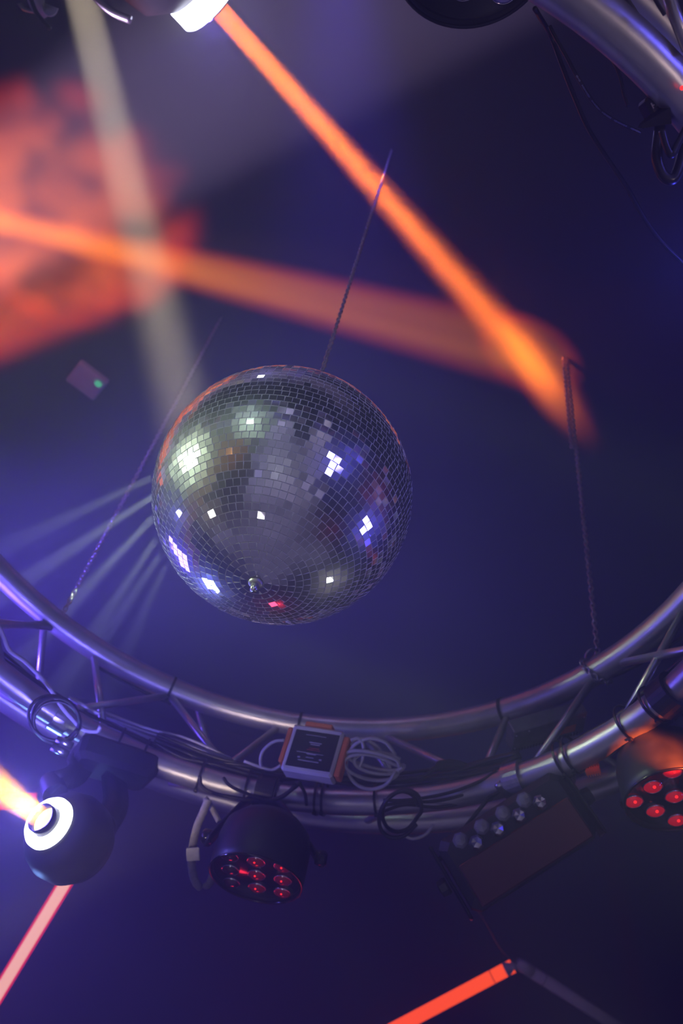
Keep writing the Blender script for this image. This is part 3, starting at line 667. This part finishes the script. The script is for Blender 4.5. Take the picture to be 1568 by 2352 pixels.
def tie(k, th, label, grp='black cable ties around the lower truss tube', w=.0028, big=0.0):
    c = tp(k, th); t = (tp(k, th + .02) - tp(k, th - .02)).normalized(); off = (-RN.x, -RN.y, -RN.z)
    cc = c + (W(RN) - CAM) * big * .5; f = frame(cc, t, W(RN) - CAM); R_ = TR + .0012 + big * .5
    mb = MB(); mb.lathe(f, [(R_, -w), (R_ + .0016, -w), (R_ + .0016, w), (R_, w)], 28, False, True)
    o = thing('cable_tie', cc, label, 'cable tie', grp)
    part(mb, 'strap', M['tie'], o)
    part(MB().box(frame(cc + f.x * -(R_ + .003), t, f.x), .007, .006, .007, bev=.001), 'tie_head', M['tie'], o)
ORD = ('leftmost of all', 'second from the left', 'third from the left', 'fourth from the left', 'fifth from the left', 'sixth from the left', 'just left of the pair under the control box', 'right one of the pair under the control box', 'beside the round black loop', 'just left of the red lit cooling block', 'above the red lit cooling block', 'second from the right edge', 'nearest the right edge')
for q_, (x, y) in enumerate(((275, 1700), (330, 1730), (458, 1792), (567, 1815), (596, 1820), (637, 1832), (728, 1840), (744, 1840), (868, 1842), (1290, 1745), (1310, 1735), (1440, 1665), (1505, 1625))):
    tie(1, th2(x, y), 'cable tie on the lower truss tube, ' + ORD[q_], w=.0022, big=.012)
for (x, y, l) in ((393, 1582, 'black cable tie on the inner truss tube, left one of three'), (690, 1664, 'black cable tie on the inner truss tube above the control box'), (1158, 1636, 'black cable tie on the inner truss tube right of the control box')):
    tie(0, th1(x, y), l, None)

# grey webbing with a pale tag beside the central par
web = thing('webbing_strap', at(450, 1900, 1.62), 'grey webbing strap hanging in a loop left of the central LED par', 'strap')
sd = D((1, .1, .3))
part(MB().ribbon(spline(A([(478, 1836), (468, 1862), (452, 1900), (442, 1945), (440, 1985), (447, 2022), (462, 2038), (480, 2030), (492, 2000)], 1.60), 6), sd, .014, .002), 'strap_loop', M['velcro'], web)
part(MB().ribbon(spline(A([(470, 1832), (484, 1852), (494, 1870), (503, 1888)], 1.61), 6), sd, .010, .002), 'strap_end', M['velcro'], web)
part(MB().box(frame(at(443, 1962, 1.585), D((0, 0, -1)), D((1, -.05, 0))), .023, .023, .003, bev=.001), 'tag', M['tag'], web, 'pale square tag')

# ------------------------------------------------------------------ coloured light tubes
def light_tube(a, b, w, label, core, edge, name='light_tube', cap=0.0, capm=None):
    o = thing(name, a, label, 'tube light')
    d = (b - a).normalized(); n = ((CAM - (a + b) / 2)); n = (n - d * n.dot(d)).normalized(); s_ = n.cross(d)
    Lh = (b - a).length; f = frame(a, n, d); sy = 1
    def bar(l0, l1, w_, t_, z):
        mb = MB(); prof = []
        for k in range(9):
            q = PI * k / 8; prof.append((math.cos(q) * w_ / 2, math.sin(q) * t_ + z))
        vs_ = [f(l, p[0], p[1]) for l in (l0, l1) for p in prof]
        fs = [(k, k + 1, 10 + k, 9 + k) for k in range(8)] + [tuple(range(8, -1, -1)), tuple(range(9, 18)), (8, 0, 9, 17)]
        mb.add(vs_, fs); return mb
    part(bar(cap, Lh - cap, w * .76, w * .30, w * .16) if edge else bar(cap, Lh - cap, w, w * .4, 0), 'diffuser', M[core], o)
    if edge: part(bar(cap, Lh - cap, w, w * .38, 0), 'red_glow_rim', M[edge], o, 'saturated red rim of the tube glow')  # redder rim of the tube's glow, shaped as a separate strip
    part(MB().box(f, Lh, w * .7, w * .3, (Lh / 2, 0, -w * .18)), 'back_rail', M['black'], o)
    return o, f, Lh
light_tube(at(176, 1985, 2.5), at(-130, 2490, 2.5), .041, 'glowing pinkish red light tube slanting out of the lower left corner', 'tube_core', 'tube_red')
light_tube(at(84, 1838, 2.5), at(-260, 1858, 2.5), .040, 'red light tube end glowing behind the orange beam at the left edge', 'tube_red', None)
oR, fR, LR = light_tube(at(1177, 2219, 3.0), at(760, 2440, 3.0), .042, 'glowing orange red light tube at the bottom edge, left arm of the corner', 'tube_orange', None)
part(MB().torus(fR(.075, 0, .004), (fR(1, 0, 0) - fR(0, 0, 0)), .0215, .0014, 24, 6), 'joint_ring', M['rubber'], oR)
part(MB().tube([fR(-.012, 0, 0), fR(.028, 0, 0)], [.016, .0225], 20), 'end_cap', M['tube_off'], oR)
oO, fO, LO = light_tube(at(1196, 2217, 3.0), at(1500, 2410, 3.0), .040, 'unlit milky light tube at the bottom edge, right arm of the corner', 'tube_off', None)
part(MB().torus(fO(.085, 0, .004), (fO(1, 0, 0) - fO(0, 0, 0)), .0210, .0014, 24, 6), 'joint_ring', M['rubber'], oO)
part(MB().tube([fO(-.016, 0, 0), fO(.04, 0, 0)], [.017, .0215], 20), 'end_cap', M['tube_off'], oO)
cable('suspension_cable', A([(1183, 2212, 3.0), (1150, 2180, 2.95), (1110, 2110, 2.8), (1060, 2040, 2.6), (1020, 1980, 2.3)], 3), .003, 'rubber', 'thin dark cable leading up from the corner of the bottom light tubes')

# ------------------------------------------------------------------ ceiling box with green light
gb = at_h(205, 868, CEIL); q1 = at_h(163, 866, CEIL); q2 = at_h(197, 823, CEIL)
xg = (q2 - q1).normalized(); fg = frame(gb - V((0, 0, .02)), V((0, 0, -1)), xg)
box_ = thing('ceiling_box', gb, 'small pale square box on the ceiling with a green indicator light', 'ceiling box')
Lg = (q2 - q1).length
part(MB().box(fg, Lg * 1.0, Lg * 1.12, .03, (0, 0, -.005), .006), 'casing', M['off_white'], box_)
gl = at(225, 882, (ROT.transposed() @ (gb - CAM)).z - .035)
part(MB().lathe(frame(gl, V((0, 0, -1))), [(1e-5, .006), (.008, .005), (.013, 0)], 20), 'indicator_light', M['green_led'], box_, 'glowing green indicator')

# ------------------------------------------------------------------ top right: thick tube, plugs and hanging cables
cable('black_cable', A([(1228, 20, 1.05), (1262, 78), (1290, 150), (1318, 222), (1352, 298), (1395, 365), (1440, 432), (1478, 500), (1520, 556), (1590, 622)], 1.15), .0030, 'rubber', 'long hanging cable catching blue light at the right edge')
cab = thing('printed_cable', at(1335, 190, 1.1), 'hanging black cable with pale printed lettering along it', 'cable')
pp = spline(A([(1262, 60), (1275, 86), (1300, 130), (1332, 188), (1368, 243), (1410, 276), (1472, 305)], 1.10), 8)
part(MB().tube(pp, .0024, 8), 'sheath', M['rubber'], cab)
pr = MB(); rg = random.Random(2)
for i in range(22, len(pp) - 1):
    if i % 5 == 4: continue
    a, b = pp[i], pp[i + 1]; t = (b - a).normalized(); tow = (CAM - a).normalized()
    for j in range(3):
        q = a + (b - a) * (j / 3 + .1)
        pr.box(frame(q + tow * .0025, tow, t), (b - a).length * .2, .0009 + rg.random() * .0014, .0003)
part(pr, 'printed_lettering', M['print'], cab)
cable('black_cable', A([(1378, 108), (1402, 132), (1422, 172), (1432, 215), (1442, 245)], 1.12), .0022, 'rubber', 'short thin cable hanging below the thick truss tube at top right')
cable('black_cable', A([(1425, 135), (1455, 180), (1500, 232)], 1.10), .0018, 'rubber', 'thinnest cable running beside the thick truss tube to the plug')
part(MB().tube(A([(1525, -40), (1548, 30), (1580, 110)], .93), .0068, 12), 'brace', M['alu'], truss, 'tan lit brace')
cable('black_cable', A([(1500, -10), (1512, 12), (1526, 34)], .90), .0020, 'rubber', 'dotted black cord beside the brace in the top right corner')
pb = at(1532, 226, .97); fpb = frame(pb, D((.1, .1, -1)), D((.86, -.50, 0)))
plug = thing('power_connector', pb, 'dark power connector with pale lettering strapped under the thick tube at right', 'connector')
part(MB().box(fpb, .062, .024, .022, (0.008, 0, -.01), .003), 'connector_body', M['black_gloss'], plug)
part(MB().box(fpb, .07, .003, .026, (.008, -.0125, -.01), .001), 'strap', M['rubber'], plug)
tx = MB(); rg = random.Random(9)
for i in range(7):
    x = -.019 + .0045 * i
    tx.box(fpb, .0012, .0062, .0004, (x, .001, .0014)); tx.box(fpb, .003, .0011, .0004, (x + .001, .001 + .0028 * rg.choice((-1, 0, 1)), .0014))
part(tx, 'lettering', M['print'], plug)
part(MB().sphere(at(1566, 202, .93), .0022, 8), 'indicator_light', M['red_led'], plug, 'tiny red indicator')
part(MB().lathe(frame(at(1530, 262, .97), D((-.9, .42, 0))), [(1e-5, .034), (.003, .03), (.012, 0), (1e-5, -.004)], 4, False), 'connector_wedge', M['black'], plug)
cable('black_cable_loop', A([(1520, 262), (1512, 310), (1508, 360), (1522, 402), (1545, 412), (1560, 380), (1572, 330)], .98), .0062, 'rubber', 'thick black cable loop hanging from the power connector')
cable('black_cable_loop', A([(1520, 300), (1530, 335), (1542, 356), (1556, 330), (1580, 285)], .96), .0040, 'rubber', 'thinner blue lit cable loop inside the thick loop at the right edge')

# ------------------------------------------------------------------ top left bracket and cables
br_ = thing('hook_bracket', at(80, 0, 1.9), 'curved pale metal hook bracket cut by the top left edge', 'bracket')
part(MB().ribbon(spline(A([(72, -30), (82, 2), (96, 22), (112, 26), (119, 14)], 1.9), 8), D((1, .3, -.3)), .035, .003), 'hook', M['off_white'], br_)
part(MB().ribbon(spline(A([(44, 8), (58, 20), (85, 25), (112, 28)], 1.92), 6), D((.2, .9, -.3)), .012, .003), 'hook_plate', M['alu'], br_)
cable('grey_cable', A([(66, -20), (80, 22), (96, 45), (115, 66)], 1.85), .0045, 'rubber', 'dark cable hanging past the hook bracket at top left')
cable('blue_lit_conduit', A([(205, -20), (235, 10), (262, 30), (300, 46)], 1.8), .008, 'alu', 'short metal conduit catching blue light at the top edge')
